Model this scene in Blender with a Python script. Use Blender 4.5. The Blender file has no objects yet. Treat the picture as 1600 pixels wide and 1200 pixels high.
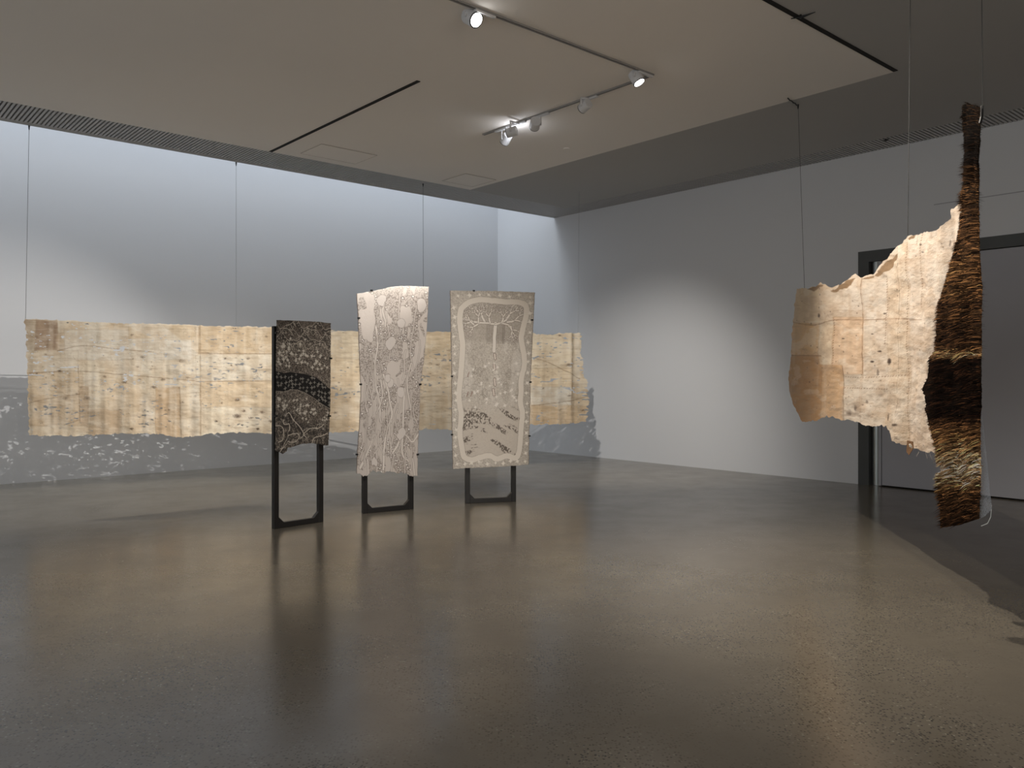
import bpy, bmesh, math, random
import numpy as np
from mathutils import Vector, Matrix

random.seed(7)
F = 1274.0          # focal length in pixels of a 1600-wide frame
CX, HY = 800.0, 587.0
CAMZ = 1.5
CEIL = 4.56
C0 = np.array([-0.30, 17.12])          # far corner of the room
E1 = np.array([-0.754, -0.657])        # along the back wall, away from the corner
E2 = np.array([0.657, -0.754])         # along the right wall, away from the corner
ANG = math.atan2(E2[1], E2[0])
S_MAX, T_MAX = 16.0, 19.0
col = bpy.context.scene.collection

def st(s, t, z=0.0):
    p = C0 + E1 * s + E2 * t
    return Vector((p[0], p[1], z))
def cpt(px, py, z=CEIL):               # point of the ceiling seen at a pixel
    d = (z - CAMZ) * F / (HY - py)
    return Vector(((px - CX) / F * d, d, z))
def fpt(px, py):
    d = CAMZ * F / (py - HY)
    return Vector(((px - CX) / F * d, d, 0))
def at(px, py, d):
    return Vector(((px - CX) / F * d, d, CAMZ + (HY - py) / F * d))

# ------------------------------------------------------------------ helpers
def tag(o, label=None, cat=None, group=None, kind=None):
    if label: o['label'] = label
    if cat: o['category'] = cat
    if group: o['group'] = group
    if kind: o['kind'] = kind
    return o
def empty(name, loc=(0, 0, 0)):
    o = bpy.data.objects.new(name, None)
    o.empty_display_size = 0.1
    col.objects.link(o); o.location = loc
    return o
class MB:
    def __init__(s): s.v = []; s.f = []
    def poly(s, pts, faces):
        b = len(s.v); s.v += [tuple(p) for p in pts]; s.f += [tuple(b + i for i in f) for f in faces]
    def box8(s, p):                     # 4 bottom ring + 4 top ring
        s.poly(p, [(3, 2, 1, 0), (4, 5, 6, 7), (0, 1, 5, 4), (1, 2, 6, 5), (2, 3, 7, 6), (3, 0, 4, 7)])
    def stbox(s, s0, s1, t0, t1, z0, z1):
        s.box8([st(s0, t0, z0), st(s1, t0, z0), st(s1, t1, z0), st(s0, t1, z0),
                st(s0, t0, z1), st(s1, t0, z1), st(s1, t1, z1), st(s0, t1, z1)])
    def prism(s, ring, off):            # ring of points swept by vector off
        n = len(ring); off = Vector(off)
        a = [Vector(p) for p in ring]; b = [p + off for p in a]
        s.poly(a + b, [tuple(range(n - 1, -1, -1)), tuple(range(n, 2 * n))] +
               [(i, (i + 1) % n, n + (i + 1) % n, n + i) for i in range(n)])
    def tube(s, pts, r, n=8, cap=True):
        pts = [Vector(p) for p in pts]; b = len(s.v)
        for i, p in enumerate(pts):
            d = (pts[min(i + 1, len(pts) - 1)] - pts[max(i - 1, 0)]).normalized()
            u = d.cross(Vector((0, 0, 1)))
            if u.length < 1e-3: u = d.cross(Vector((1, 0, 0)))
            u.normalize(); w = d.cross(u)
            rr = r[i] if isinstance(r, (list, tuple)) else r
            for k in range(n):
                a = 2 * math.pi * k / n
                s.v.append(tuple(p + u * rr * math.cos(a) + w * rr * math.sin(a)))
        for i in range(len(pts) - 1):
            for k in range(n):
                k2 = (k + 1) % n
                s.f.append((b + i * n + k, b + i * n + k2, b + (i + 1) * n + k2, b + (i + 1) * n + k))
        if cap:
            s.f.append(tuple(b + k for k in range(n - 1, -1, -1)))
            s.f.append(tuple(b + (len(pts) - 1) * n + k for k in range(n)))
    def build(s, name, m, parent=None, smooth=False, bevel=0):
        me = bpy.data.meshes.new(name); me.from_pydata(s.v, [], s.f)
        bm = bmesh.new(); bm.from_mesh(me); bmesh.ops.recalc_face_normals(bm, faces=bm.faces); bm.to_mesh(me); bm.free()
        me.materials.append(m)
        if smooth:
            me.polygons.foreach_set('use_smooth', [True] * len(me.polygons))
        o = bpy.data.objects.new(name, me); col.objects.link(o)
        if parent:
            o.parent = parent
            o.matrix_parent_inverse = Matrix.Translation(-Vector(parent.location))
        if bevel:
            b = o.modifiers.new('bevel', 'BEVEL'); b.width = bevel; b.segments = 2; b.limit_method = 'ANGLE'
        return o

# ------------------------------------------------------------------ materials
def srgb(r, g, b):
    f = lambda c: (c / 255 / 12.92) if c / 255 <= 0.04045 else ((c / 255 + 0.055) / 1.055) ** 2.4
    return (f(r), f(g), f(b), 1)
def mat(name, color, rough=0.5, metal=0.0, spec=0.5, bump=0, bscale=50, vary=0, vscale=2):
    m = bpy.data.materials.new(name); m.use_nodes = True
    n = m.node_tree.nodes; l = m.node_tree.links; b = n['Principled BSDF']
    b.inputs['Base Color'].default_value = color
    b.inputs['Roughness'].default_value = rough; b.inputs['Metallic'].default_value = metal
    b.inputs['Specular IOR Level'].default_value = spec
    tc = n.new('ShaderNodeTexCoord')
    if vary:
        no = n.new('ShaderNodeTexNoise'); no.inputs['Scale'].default_value = vscale; no.inputs['Detail'].default_value = 4
        l.new(tc.outputs['Object'], no.inputs['Vector'])
        mx = n.new('ShaderNodeMix'); mx.data_type = 'RGBA'
        mx.inputs['A'].default_value = tuple(c * (1 - vary) for c in color[:3]) + (1,)
        mx.inputs['B'].default_value = tuple(min(1, c * (1 + vary)) for c in color[:3]) + (1,)
        l.new(no.outputs['Fac'], mx.inputs['Factor']); l.new(mx.outputs['Result'], b.inputs['Base Color'])
    if bump:
        no = n.new('ShaderNodeTexNoise'); no.inputs['Scale'].default_value = bscale; no.inputs['Detail'].default_value = 6
        l.new(tc.outputs['Object'], no.inputs['Vector'])
        bp = n.new('ShaderNodeBump'); bp.inputs['Strength'].default_value = bump; bp.inputs['Distance'].default_value = 0.01
        l.new(no.outputs['Fac'], bp.inputs['Height']); l.new(bp.outputs['Normal'], b.inputs['Normal'])
    return m
def emat(name, color, strength):
    m = bpy.data.materials.new(name); m.use_nodes = True
    b = m.node_tree.nodes['Principled BSDF']
    b.inputs['Base Color'].default_value = color
    b.inputs['Emission Color'].default_value = color; b.inputs['Emission Strength'].default_value = strength
    return m
def paint_mat(name, rough=0.75, bump=0.3, bscale=90, stretch=(1, 1, 1), transl=0.0, spec=0.3):
    m = bpy.data.materials.new(name); m.use_nodes = True
    n = m.node_tree.nodes; l = m.node_tree.links; b = n['Principled BSDF']
    a = n.new('ShaderNodeAttribute'); a.attribute_name = 'paint'
    l.new(a.outputs['Color'], b.inputs['Base Color'])
    b.inputs['Roughness'].default_value = rough; b.inputs['Specular IOR Level'].default_value = spec
    tc = n.new('ShaderNodeTexCoord'); mp = n.new('ShaderNodeMapping'); mp.inputs['Scale'].default_value = stretch
    no = n.new('ShaderNodeTexNoise'); no.inputs['Scale'].default_value = bscale; no.inputs['Detail'].default_value = 5
    bp = n.new('ShaderNodeBump'); bp.inputs['Strength'].default_value = bump; bp.inputs['Distance'].default_value = 0.01
    l.new(tc.outputs['Object'], mp.inputs['Vector']); l.new(mp.outputs['Vector'], no.inputs['Vector'])
    l.new(no.outputs['Fac'], bp.inputs['Height']); l.new(bp.outputs['Normal'], b.inputs['Normal'])
    if transl:
        t = n.new('ShaderNodeBsdfTranslucent'); mx = n.new('ShaderNodeMixShader'); mx.inputs[0].default_value = transl
        l.new(a.outputs['Color'], t.inputs['Color'])
        out = n['Material Output']
        l.new(b.outputs[0], mx.inputs[1]); l.new(t.outputs[0], mx.inputs[2]); l.new(mx.outputs[0], out.inputs['Surface'])
    return m

M_wall = mat('wall_paint', (0.66, 0.67, 0.69, 1), 0.85, spec=0.15, bump=0.02, bscale=120)
M_ceil_shaded = mat('ceiling_plaster_shaded', (0.44, 0.435, 0.425, 1), 0.9, spec=0.1, vary=0.03, vscale=0.6)  # shade of the outer ceiling is put into this darker base colour
M_ceil_lit = mat('ceiling_plaster_lit', (0.84, 0.80, 0.75, 1), 0.9, spec=0.1, vary=0.03, vscale=0.6)
M_black = mat('black_powder_coat', (0.012, 0.011, 0.011, 1), 0.42, bump=0.05, bscale=300)
M_slot = mat('slot_black', (0.006, 0.005, 0.004, 1), 0.9)
M_rail = mat('rail_aluminium', (0.30, 0.29, 0.28, 1), 0.6)
M_fix = mat('fixture_white', (0.62, 0.62, 0.63, 1), 0.45)
M_bezel = mat('fixture_bezel', (0.03, 0.03, 0.03, 1), 0.4)
M_lens = emat('lit_lens', (1, 0.99, 0.97, 1), 14)
M_lensdim = emat('side_lens', (1, 0.97, 0.9, 1), 0.6)
M_wire = mat('steel_wire', (0.035, 0.035, 0.035, 1), 0.6)
M_wire_light = mat('light_steel_wire', (0.28, 0.28, 0.29, 1), 0.4, 0.5)
M_frame = mat('dark_frame_steel', (0.075, 0.078, 0.076, 1), 0.45, 0.3, vary=0.2, vscale=3)
M_steel = mat('brushed_steel', (0.42, 0.44, 0.42, 1), 0.3, 0.9, vary=0.2, vscale=3)
M_leaf = mat('door_paint', (0.40, 0.40, 0.43, 1), 0.8, spec=0.2, vary=0.04)
M_grille = mat('grille_metal', (0.50, 0.50, 0.50, 1), 0.6)
M_pin = mat('pin_black', (0.02, 0.02, 0.02, 1), 0.4, 0.5)
M_void = mat('plenum_dark', (0.20, 0.20, 0.20, 1), 0.9)

def floor_mat():
    m = bpy.data.materials.new('polished_concrete'); m.use_nodes = True
    n = m.node_tree.nodes; l = m.node_tree.links; b = n['Principled BSDF']
    tc = n.new('ShaderNodeTexCoord')
    def noise(scale, detail=4, rough=0.5):
        o = n.new('ShaderNodeTexNoise'); o.inputs['Scale'].default_value = scale; o.inputs['Detail'].default_value = detail
        o.inputs['Roughness'].default_value = rough; l.new(tc.outputs['Object'], o.inputs['Vector']); return o
    def ramp(src, a, b_, ca=0.0, cb=1.0):
        r = n.new('ShaderNodeMapRange'); r.inputs['From Min'].default_value = a; r.inputs['From Max'].default_value = b_
        r.inputs['To Min'].default_value = ca; r.inputs['To Max'].default_value = cb; l.new(src, r.inputs['Value']); return r.outputs['Result']
    def mix(fac, A, B):
        x = n.new('ShaderNodeMix'); x.data_type = 'RGBA'
        l.new(fac, x.inputs['Factor'])
        for k, c in (('A', A), ('B', B)):
            if isinstance(c, tuple): x.inputs[k].default_value = c
            else: l.new(c, x.inputs[k])
        return x.outputs['Result']
    big = noise(0.45, 6, 0.6); mid = noise(2.2, 6, 0.65)
    c = mix(ramp(big.outputs['Fac'], 0.35, 0.65), (0.158, 0.136, 0.104, 1), (0.210, 0.183, 0.141, 1))
    c = mix(ramp(mid.outputs['Fac'], 0.38, 0.68, 0, 0.5), c, (0.122, 0.107, 0.085, 1))
    vo = n.new('ShaderNodeTexVoronoi'); vo.inputs['Scale'].default_value = 75; l.new(tc.outputs['Object'], vo.inputs['Vector'])
    sp = ramp(vo.outputs['Distance'], 0.48, 0.30)
    sel = n.new('ShaderNodeSeparateColor'); l.new(vo.outputs['Color'], sel.inputs['Color'])
    pick = ramp(sel.outputs['Red'], 0.45, 0.50)
    reg = ramp(noise(0.9, 5, 0.7).outputs['Fac'], 0.42, 0.62, 0.08, 1.0)
    def mul(a, b_):
        x = n.new('ShaderNodeMath'); x.operation = 'MULTIPLY'; l.new(a, x.inputs[0]); l.new(b_, x.inputs[1]); return x.outputs[0]
    c = mix(mul(mul(sp, pick), reg), c, (0.035, 0.03, 0.025, 1))
    pick2 = ramp(sel.outputs['Green'], 0.90, 0.93)
    c = mix(mul(mul(sp, pick2), reg), c, (0.30, 0.28, 0.22, 1))
    l.new(c, b.inputs['Base Color'])
    rr = ramp(mid.outputs['Fac'], 0.3, 0.7, 0.17, 0.25)
    l.new(rr, b.inputs['Roughness']); b.inputs['Specular IOR Level'].default_value = 0.75
    bp = n.new('ShaderNodeBump'); bp.inputs['Strength'].default_value = 0.035; bp.inputs['Distance'].default_value = 0.01
    l.new(noise(14, 4).outputs['Fac'], bp.inputs['Height']); l.new(bp.outputs['Normal'], b.inputs['Normal'])
    return m
M_floor = floor_mat()

# ------------------------------------------------------------------ room shell
def struct(o): o['kind'] = 'structure'; return o
def quad(name, pts, m, off=None):
    mb = MB()
    if off: mb.prism(pts, off)
    else: mb.poly(pts, [tuple(range(len(pts)))])
    return struct(mb.build(name, m))

TOP = 7.2
mb = MB(); mb.stbox(-0.3, S_MAX + .3, -0.3, T_MAX + .3, -0.2, 0.0); struct(mb.build('floor', M_floor))
mb = MB(); mb.stbox(-0.3, S_MAX + .3, -0.25, 0.0, 0.0, TOP); struct(mb.build('wall_back', M_wall))

# right wall with the tall door opening cut out of it
def wall_t(px):
    k = (px - CX) / F                    # C0 + E2 t on the ray X = k Y
    return (k * C0[1] - C0[0]) / (E2[0] - k * E2[1])
tA, tB, tC, tD = wall_t(1341), wall_t(1357.5), wall_t(1372.5), wall_t(1378)
tE = tA + 4.3
DH, DL = 3.21, 3.06
mb = MB()
mb.stbox(-0.25, 0, 0, tA, 0, TOP)
mb.stbox(-0.25, 0, tA, tE, DH, TOP)
mb.stbox(-0.25, 0, tE, T_MAX, 0, TOP)
struct(mb.build('wall_right', M_wall))
mb = MB(); mb.stbox(S_MAX, S_MAX + .25, 0, T_MAX, 0, TOP); struct(mb.build('wall_left', M_wall))
mb = MB(); mb.stbox(0, S_MAX, T_MAX, T_MAX + .25, 0, CEIL + .3); struct(mb.build('wall_front', M_wall))

# ceiling: outer field coloured darker for shade, grille strips left out, lit centre paler
def grid_ceiling():
    mb = MB()
    th = 0.22
    g0, g1 = 1.83, 2.53                  # grille along the light slot
    r1 = 0.51                            # grille along the right wall
    sb, s1, t2 = 2.72, 6.20, 9.47
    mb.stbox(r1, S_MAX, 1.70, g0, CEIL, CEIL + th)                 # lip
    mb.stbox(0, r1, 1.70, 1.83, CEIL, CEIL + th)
    mb.stbox(r1, sb, g1, T_MAX, CEIL, CEIL + th)                   # band beside the right wall, shade put into its colour
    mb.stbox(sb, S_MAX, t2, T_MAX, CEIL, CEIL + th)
    o = struct(mb.build('ceiling', M_ceil_shaded))
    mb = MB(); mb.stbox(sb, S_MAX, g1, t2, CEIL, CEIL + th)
    p = struct(mb.build('ceiling_panel', M_ceil_lit)); p.name = 'ceiling_raft'
    return o
grid_ceiling()
mb = MB(); mb.stbox(0, S_MAX, 1.70, T_MAX, CEIL + .40, CEIL + .46)
mb.stbox(0, S_MAX, 1.70, 1.78, CEIL + .2, TOP); struct(mb.build('ceiling_void', M_wall))
mb = MB(); mb.stbox(0, S_MAX, 0, 1.78, TOP, TOP + .1); struct(mb.build('ceiling_slot_cap', M_wall))

def grille(name, along_s, a0, a1, b0, b1, label, pitch=0.046):
    root = empty(name, st((a0 + a1) / 2 if along_s else (b0 + b1) / 2, (b0 + b1) / 2 if along_s else (a0 + a1) / 2, CEIL))
    tag(root, label, 'vent')
    mb = MB(); x = a0
    while x < a1:
        if along_s: mb.stbox(x, x + pitch * .55, b0, b1, CEIL, CEIL + .03)
        else: mb.stbox(b0, b1, x, x + pitch * .55, CEIL, CEIL + .03)
        x += pitch
    mb.build('slat_panel', M_grille, root)
    mb = MB()
    if along_s: mb.stbox(a0, a1, b0, b1, CEIL + .08, CEIL + .10)
    else: mb.stbox(b0, b1, a0, a1, CEIL + .08, CEIL + .10)
    mb.build('backing', M_void, root)
grille('ceiling_grille', True, 0.0, S_MAX, 1.83, 2.53, 'long slatted grey ceiling grille running beside the bright light slot at the back wall')
grille('ceiling_grille', False, 2.53, T_MAX, 0.0, 0.51, 'dim slatted ceiling grille running along the top of the right wall', 0.05)

# black shadow slots in the ceiling
mb = MB(); mb.stbox(6.17, 6.215, 2.55, 6.09, CEIL - 0.006, CEIL + .05); struct(mb.build('trim_1', M_slot))
mb = MB(); mb.stbox(2.74, 6.3, 9.44, 9.485, CEIL - 0.006, CEIL + .05); struct(mb.build('trim_2', M_slot))

# access panels: thin outline grooves
M_groove = mat('groove_shadow', (0.52, 0.47, 0.42, 1), 0.9)
def access_panel(pts, label):
    P = [cpt(*p) for p in pts]
    r = empty('access_panel', sum(P, Vector()) / len(P)); tag(r, label, 'access panel')
    P = [Vector((p.x, p.y, CEIL - .006)) for p in P]
    mb = MB(); mb.prism(P, (0, 0, .004)); mb.build('hatch', M_ceil_lit, r)
    mb = MB()
    for i in range(len(P)):
        a, b = P[i], P[(i + 1) % len(P)]
        mb.tube([a, b], 0.003, 4)
    mb.build('groove', M_groove, r)
def stq(s0, s1, t0, t1):
    out = []
    for s_, t_ in ((s0, t0), (s1, t0), (s1, t1), (s0, t1)):
        p = st(s_, t_, CEIL); out.append((CX + F * p.x / p.y, HY - F * (CEIL - CAMZ) / p.y))
    return out
access_panel(stq(5.0, 5.85, 2.75, 3.35), 'faint square access hatch in the warm ceiling near the black slot')
access_panel(stq(2.85, 3.45, 2.75, 3.35), 'faint square access hatch at the far corner of the warm ceiling panel')
p = cpt(886, 232); mb = MB(); mb.tube([p + Vector((0, 0, .002)), p - Vector((0, 0, .012))], 0.05, 20)
o = mb.build('smoke_detector', M_ceil_lit); tag(o, 'tiny flat round detector on the warm ceiling beyond the spotlights', 'detector')

# faint horizontal panel joint above the door
mb = MB(); mb.stbox(-0.001, 0.003, tA + 1.0, T_MAX - .2, 3.70, 3.712); struct(mb.build('trim_3', M_leaf))

# ------------------------------------------------------------------ door
door = empty('door_1', st(0, (tA + tE) / 2, 0)); door['kind'] = 'structure'
mb = MB()
mb.stbox(-0.2, 0.004, tA, tB, 0, DH)
mb.stbox(-0.2, 0.004, tB, tE, DL, DH)
mb.stbox(-0.2, 0.004, tE - .15, tE, 0, DL)
mb.build('frame', M_frame, door)
mb = MB(); n = 8
for i in range(n):                       # rounded stainless channel beside the frame
    a0, a1 = math.pi * i / n, math.pi * (i + 1) / n
    w = (tC - tB) / 2; tm = (tB + tC) / 2
    mb.poly([st(-0.10 + .05 * math.sin(a0), tm - w * math.cos(a0), 0.002), st(-0.10 + .05 * math.sin(a1), tm - w * math.cos(a1), 0.002),
             st(-0.10 + .05 * math.sin(a1), tm - w * math.cos(a1), DL), st(-0.10 + .05 * math.sin(a0), tm - w * math.cos(a0), DL)], [(0, 1, 2, 3)])
mb.build('steel_channel', M_steel, door)
mb = MB(); mb.stbox(-0.06, 0.0, tC, tD - .01, 0.012, DL - .01); mb.build('door_stile', M_leaf, door)
mb = MB(); mb.stbox(-0.06, 0.0, tD, tE - .16, 0.02, DL - .012); mb.build('door_leaf', M_leaf, door)
mb = MB(); mb.stbox(-0.24, -0.20, tA, tE, 0, DH); mb.build('backing', M_slot, door)

# ------------------------------------------------------------------ numpy paint tools
rng = np.random.default_rng(11)
def sm(x): return x * x * (3 - 2 * x)
def vnoise(X, Y, seed=0):                # value noise on arrays
    xi = np.floor(X).astype(np.int64); yi = np.floor(Y).astype(np.int64)
    fx = sm(X - xi); fy = sm(Y - yi)
    def h(a, b):
        n = (a * 374761393 + b * 668265263 + seed * 1442695041) & 0xffffffff
        n = ((n ^ (n >> 13)) * 1274126177) & 0xffffffff
        return ((n ^ (n >> 16)) & 0xffff) / 65535.0
    return (h(xi, yi) * (1 - fx) + h(xi + 1, yi) * fx) * (1 - fy) + (h(xi, yi + 1) * (1 - fx) + h(xi + 1, yi + 1) * fx) * fy
def fbm(X, Y, seed=0, o=4):
    r = 0; a = 0.5; s = 0
    for i in range(o):
        r = r + a * vnoise(X * 2 ** i, Y * 2 ** i, seed + i * 17); s += a; a *= .5
    return r / s
def sstep(a, b, x): return sm(np.clip((x - a) / (b - a + 1e-9), 0, 1))
def lin(c):
    c = np.clip(np.asarray(c, float) / 255, 0, 1)
    return np.where(c <= .04045, c / 12.92, ((c + .055) / 1.055) ** 2.4)
def blend(I, m, c):
    return I * (1 - m[..., None]) + np.asarray(c, float) * m[..., None]
def pdist(X, Y, pts):                    # distance to a polyline
    D = np.full(X.shape, 1e9)
    for (ax, ay), (bx, by) in zip(pts[:-1], pts[1:]):
        dx, dy = bx - ax, by - ay
        t = np.clip(((X - ax) * dx + (Y - ay) * dy) / (dx * dx + dy * dy + 1e-12), 0, 1)
        D = np.minimum(D, np.hypot(X - ax - t * dx, Y - ay - t * dy))
    return D
def curve(pts, n=60, wob=0, seed=0):     # smooth resample
    pts = np.array(pts, float); k = np.arange(len(pts)); t = np.linspace(0, len(pts) - 1, n)
    i = np.clip(np.floor(t).astype(int), 0, len(pts) - 2); f = (t - i)[:, None]
    P = lambda j: pts[np.clip(j, 0, len(pts) - 1)]
    a, b, c, d = P(i - 1), P(i), P(i + 1), P(i + 2)
    r = .5 * (2 * b + (c - a) * f + (2 * a - 5 * b + 4 * c - d) * f ** 2 + (3 * b - a - 3 * c + d) * f ** 3)
    return [tuple(q) for q in r]
def stamp(I, X, Y, cx, cy, r, colr, kind='star', rot=0, a=1):
    x0 = np.searchsorted(X[0], cx - r * 1.6); x1 = np.searchsorted(X[0], cx + r * 1.6)
    y0 = np.searchsorted(Y[:, 0], cy - r * 1.6); y1 = np.searchsorted(Y[:, 0], cy + r * 1.6)
    if x1 <= x0 or y1 <= y0: return
    x = X[y0:y1, x0:x1] - cx; y = Y[y0:y1, x0:x1] - cy
    c, s = math.cos(rot), math.sin(rot); x, y = x * c - y * s, x * s + y * c
    e = X[0, 1] - X[0, 0]
    if kind == 'star': d = (np.sqrt(np.abs(x) / r) + np.sqrt(np.abs(y) / r)) - 1.15; m = np.clip(-d * 4, 0, 1)
    elif kind == 'plus':
        w = r * .15
        d = np.minimum(np.maximum(np.abs(x) - r, np.abs(y) - w), np.maximum(np.abs(y) - r, np.abs(x) - w)); m = np.clip(.5 - d / e, 0, 1)
    elif kind == 'ring': m = np.clip(1 - np.abs(np.hypot(x, y) - r) / (e * 1.1), 0, 1)
    else: m = np.clip((r - np.hypot(x, y)) / e + .5, 0, 1)
    I[y0:y1, x0:x1] = blend(I[y0:y1, x0:x1], m * a, colr)

# ------------------------------------------------------------------ surface patches
def resample(pts, n):
    pts = np.array(pts, float); d = np.r_[0, np.cumsum(np.hypot(*np.diff(pts, axis=0).T))]
    t = np.linspace(0, d[-1], n)
    return np.c_[np.interp(t, d, pts[:, 0]), np.interp(t, d, pts[:, 1])]
def coons(left, right, top, bottom, nx, ny, rag=(0, 0, 0, 0), seed=1):
    """each side is a polyline; left/right run top->bottom, top/bottom run left->right"""
    L, R, T, B = resample(left, ny), resample(right, ny), resample(top, nx), resample(bottom, nx)
    def ragged(P, amp, horiz, sd, n):
        if not amp: return
        t = np.arange(n) * 1.0; L_ = np.hypot(*np.diff(P, axis=0).T).sum() / n
        w = (fbm(t * L_ / 5.0, t * 0, sd, 5) - .5) * 2 * amp
        w = w * sm(np.clip(np.minimum(t, n - 1 - t) / 6.0, 0, 1))
        P[:, 1 if horiz else 0] += w
    ragged(L, rag[0], False, seed, ny); ragged(R, rag[1], False, seed + 1, ny)
    ragged(T, rag[2], True, seed + 2, nx); ragged(B, rag[3], True, seed + 3, nx)
    u = np.linspace(0, 1, nx)[None, :, None]; v = np.linspace(0, 1, ny)[:, None, None]
    P = (1 - v) * T[None] + v * B[None] + (1 - u) * L[:, None] + u * R[:, None] \
        - ((1 - u) * (1 - v) * T[0] + u * (1 - v) * T[-1] + (1 - u) * v * B[0] + u * v * B[-1])
    return P[..., 0], P[..., 1]
def surface(name, PX, PY, D, rgb, m, parent=None, off=None, holes=None, thick=0):
    X = (PX - CX) / F * D; Y = D.copy(); Z = CAMZ + (HY - PY) / F * D
    if off is not None: X = X + off[..., 0]; Y = Y + off[..., 1]
    ny, nx = PX.shape
    idx = np.arange(nx * ny).reshape(ny, nx)
    q = np.stack([idx[:-1, :-1], idx[1:, :-1], idx[1:, 1:], idx[:-1, 1:]], -1)
    q = q[~holes] if holes is not None else q.reshape(-1, 4)
    me = bpy.data.meshes.new(name)
    me.vertices.add(nx * ny)
    base = np.array(parent.location) if parent else np.zeros(3)
    co = np.stack([X, Y, Z], -1).reshape(-1, 3) - base
    me.vertices.foreach_set('co', co.ravel())
    nf = len(q); me.loops.add(nf * 4); me.polygons.add(nf)
    me.loops.foreach_set('vertex_index', q.ravel().astype(np.int32))
    me.polygons.foreach_set('loop_start', np.arange(0, nf * 4, 4, dtype=np.int32))
    me.polygons.foreach_set('use_smooth', np.ones(nf, bool))
    me.update(calc_edges=True)
    at_ = me.color_attributes.new('paint', 'FLOAT_COLOR', 'POINT')
    c = np.concatenate([lin(rgb), np.ones(rgb.shape[:2] + (1,))], -1)
    at_.data.foreach_set('color', c.ravel().astype(np.float32))
    me.materials.append(m)
    o = bpy.data.objects.new(name, me); col.objects.link(o)
    if parent: o.parent = parent
    if thick:
        s = o.modifiers.new('thick', 'SOLIDIFY'); s.thickness = thick; s.offset = -1 if thick > 0 else 1
    return o

# ------------------------------------------------------------------ three display stands with bark boards
M_bark1 = paint_mat('dark_painted_bark', 0.7, 0.25, 120)
M_bark2 = paint_mat('pale_painted_bark', 0.7, 0.25, 120)
def stand(bl, br, H, label, blabel, pins, board, paint, hidden_top=None, offn=0.075, bow=0.02, mname=None):
    A, B = fpt(*bl), fpt(*br)
    d = (B - A); W = d.length; d.normalize()
    nrm = Vector((d.y, -d.x, 0))         # toward the viewer's side
    root = empty('display_stand', (A + B) / 2); tag(root, label, 'display stand', None)
    w = 0.055; dp = 0.045
    def P(a, z, o=0.0): return A + d * a + Vector((0, 0, z)) - nrm * o
    def bar(name, a0, a1, z0, z1):
        mb = MB(); mb.prism([P(a0, z0), P(a1, z0), P(a1, z1), P(a0, z1)], -nrm * dp)
        return mb.build(name, M_black, root, bevel=0.003)
    bar('upright', 0, w, 0.0, H); bar('upright', W - w, W, 0.0, H)
    bar('bottom_rail', w, W - w, 0.0, w); bar('top_rail', w, W - w, H - w, H)
    g = 0.055
    for sgn, a in ((1, w), (-1, W - w)):
        mb = MB(); mb.prism([P(a, w), P(a + sgn * g, w), P(a, w + g)], -nrm * dp); mb.build('corner_gusset', M_black, root)
    # board
    p0 = A + nrm * offn
    def depth(px):
        k = (px - CX) / F
        a = (k * p0.y - p0.x) / (d.x - k * d.y)
        return p0.y + a * d.y
    nx, ny = board['n']
    PX, PY = coons(board['left'], board['right'], board['top'], board['bottom'], nx, ny, board['rag'], board.get('seed', 3))
    D = depth(PX)
    U, V = np.meshgrid(np.linspace(0, 1, nx), np.linspace(0, 1, ny))
    b = bow * (1 - (2 * U - 1) ** 2) + 0.006 * (fbm(U * 5, V * 9, 5) - .5) + board.get('curl', 0) * np.clip(V - .9, 0, 1) * 10 * np.sin(U * 14)
    off = np.stack([b * nrm.x, b * nrm.y], -1)
    rgb = paint(U, V)
    bro = empty('painted_bark_board', at(float(PX.mean()), float(PY[-1].mean()), float(D.mean())))
    tag(bro, blabel, 'artwork')
    surface('bark_sheet', PX, PY, D, rgb, board['mat'], bro, off, thick=-0.008)
    for (px, py) in pins:
        c = at(px, py, float(depth(np.array(px))))
        mb = MB(); dd = d * 0.012
        mb.prism([c - dd - Vector((0, 0, .009)), c + dd - Vector((0, 0, .009)), c + dd + Vector((0, 0, .009)), c - dd + Vector((0, 0, .009))], nrm * 0.02)
        mb.build('mounting_clip', M_pin, bro)
    for hz in (H - .25, H - .85):        # stand-off brackets between frame and board
        for ax in (w / 2, W - w / 2):
            mb = MB(); mb.tube([P(ax, hz), P(ax, hz) + nrm * (offn - .008)], 0.008, 8); mb.build('bracket', M_black, root)
    return root

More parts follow.
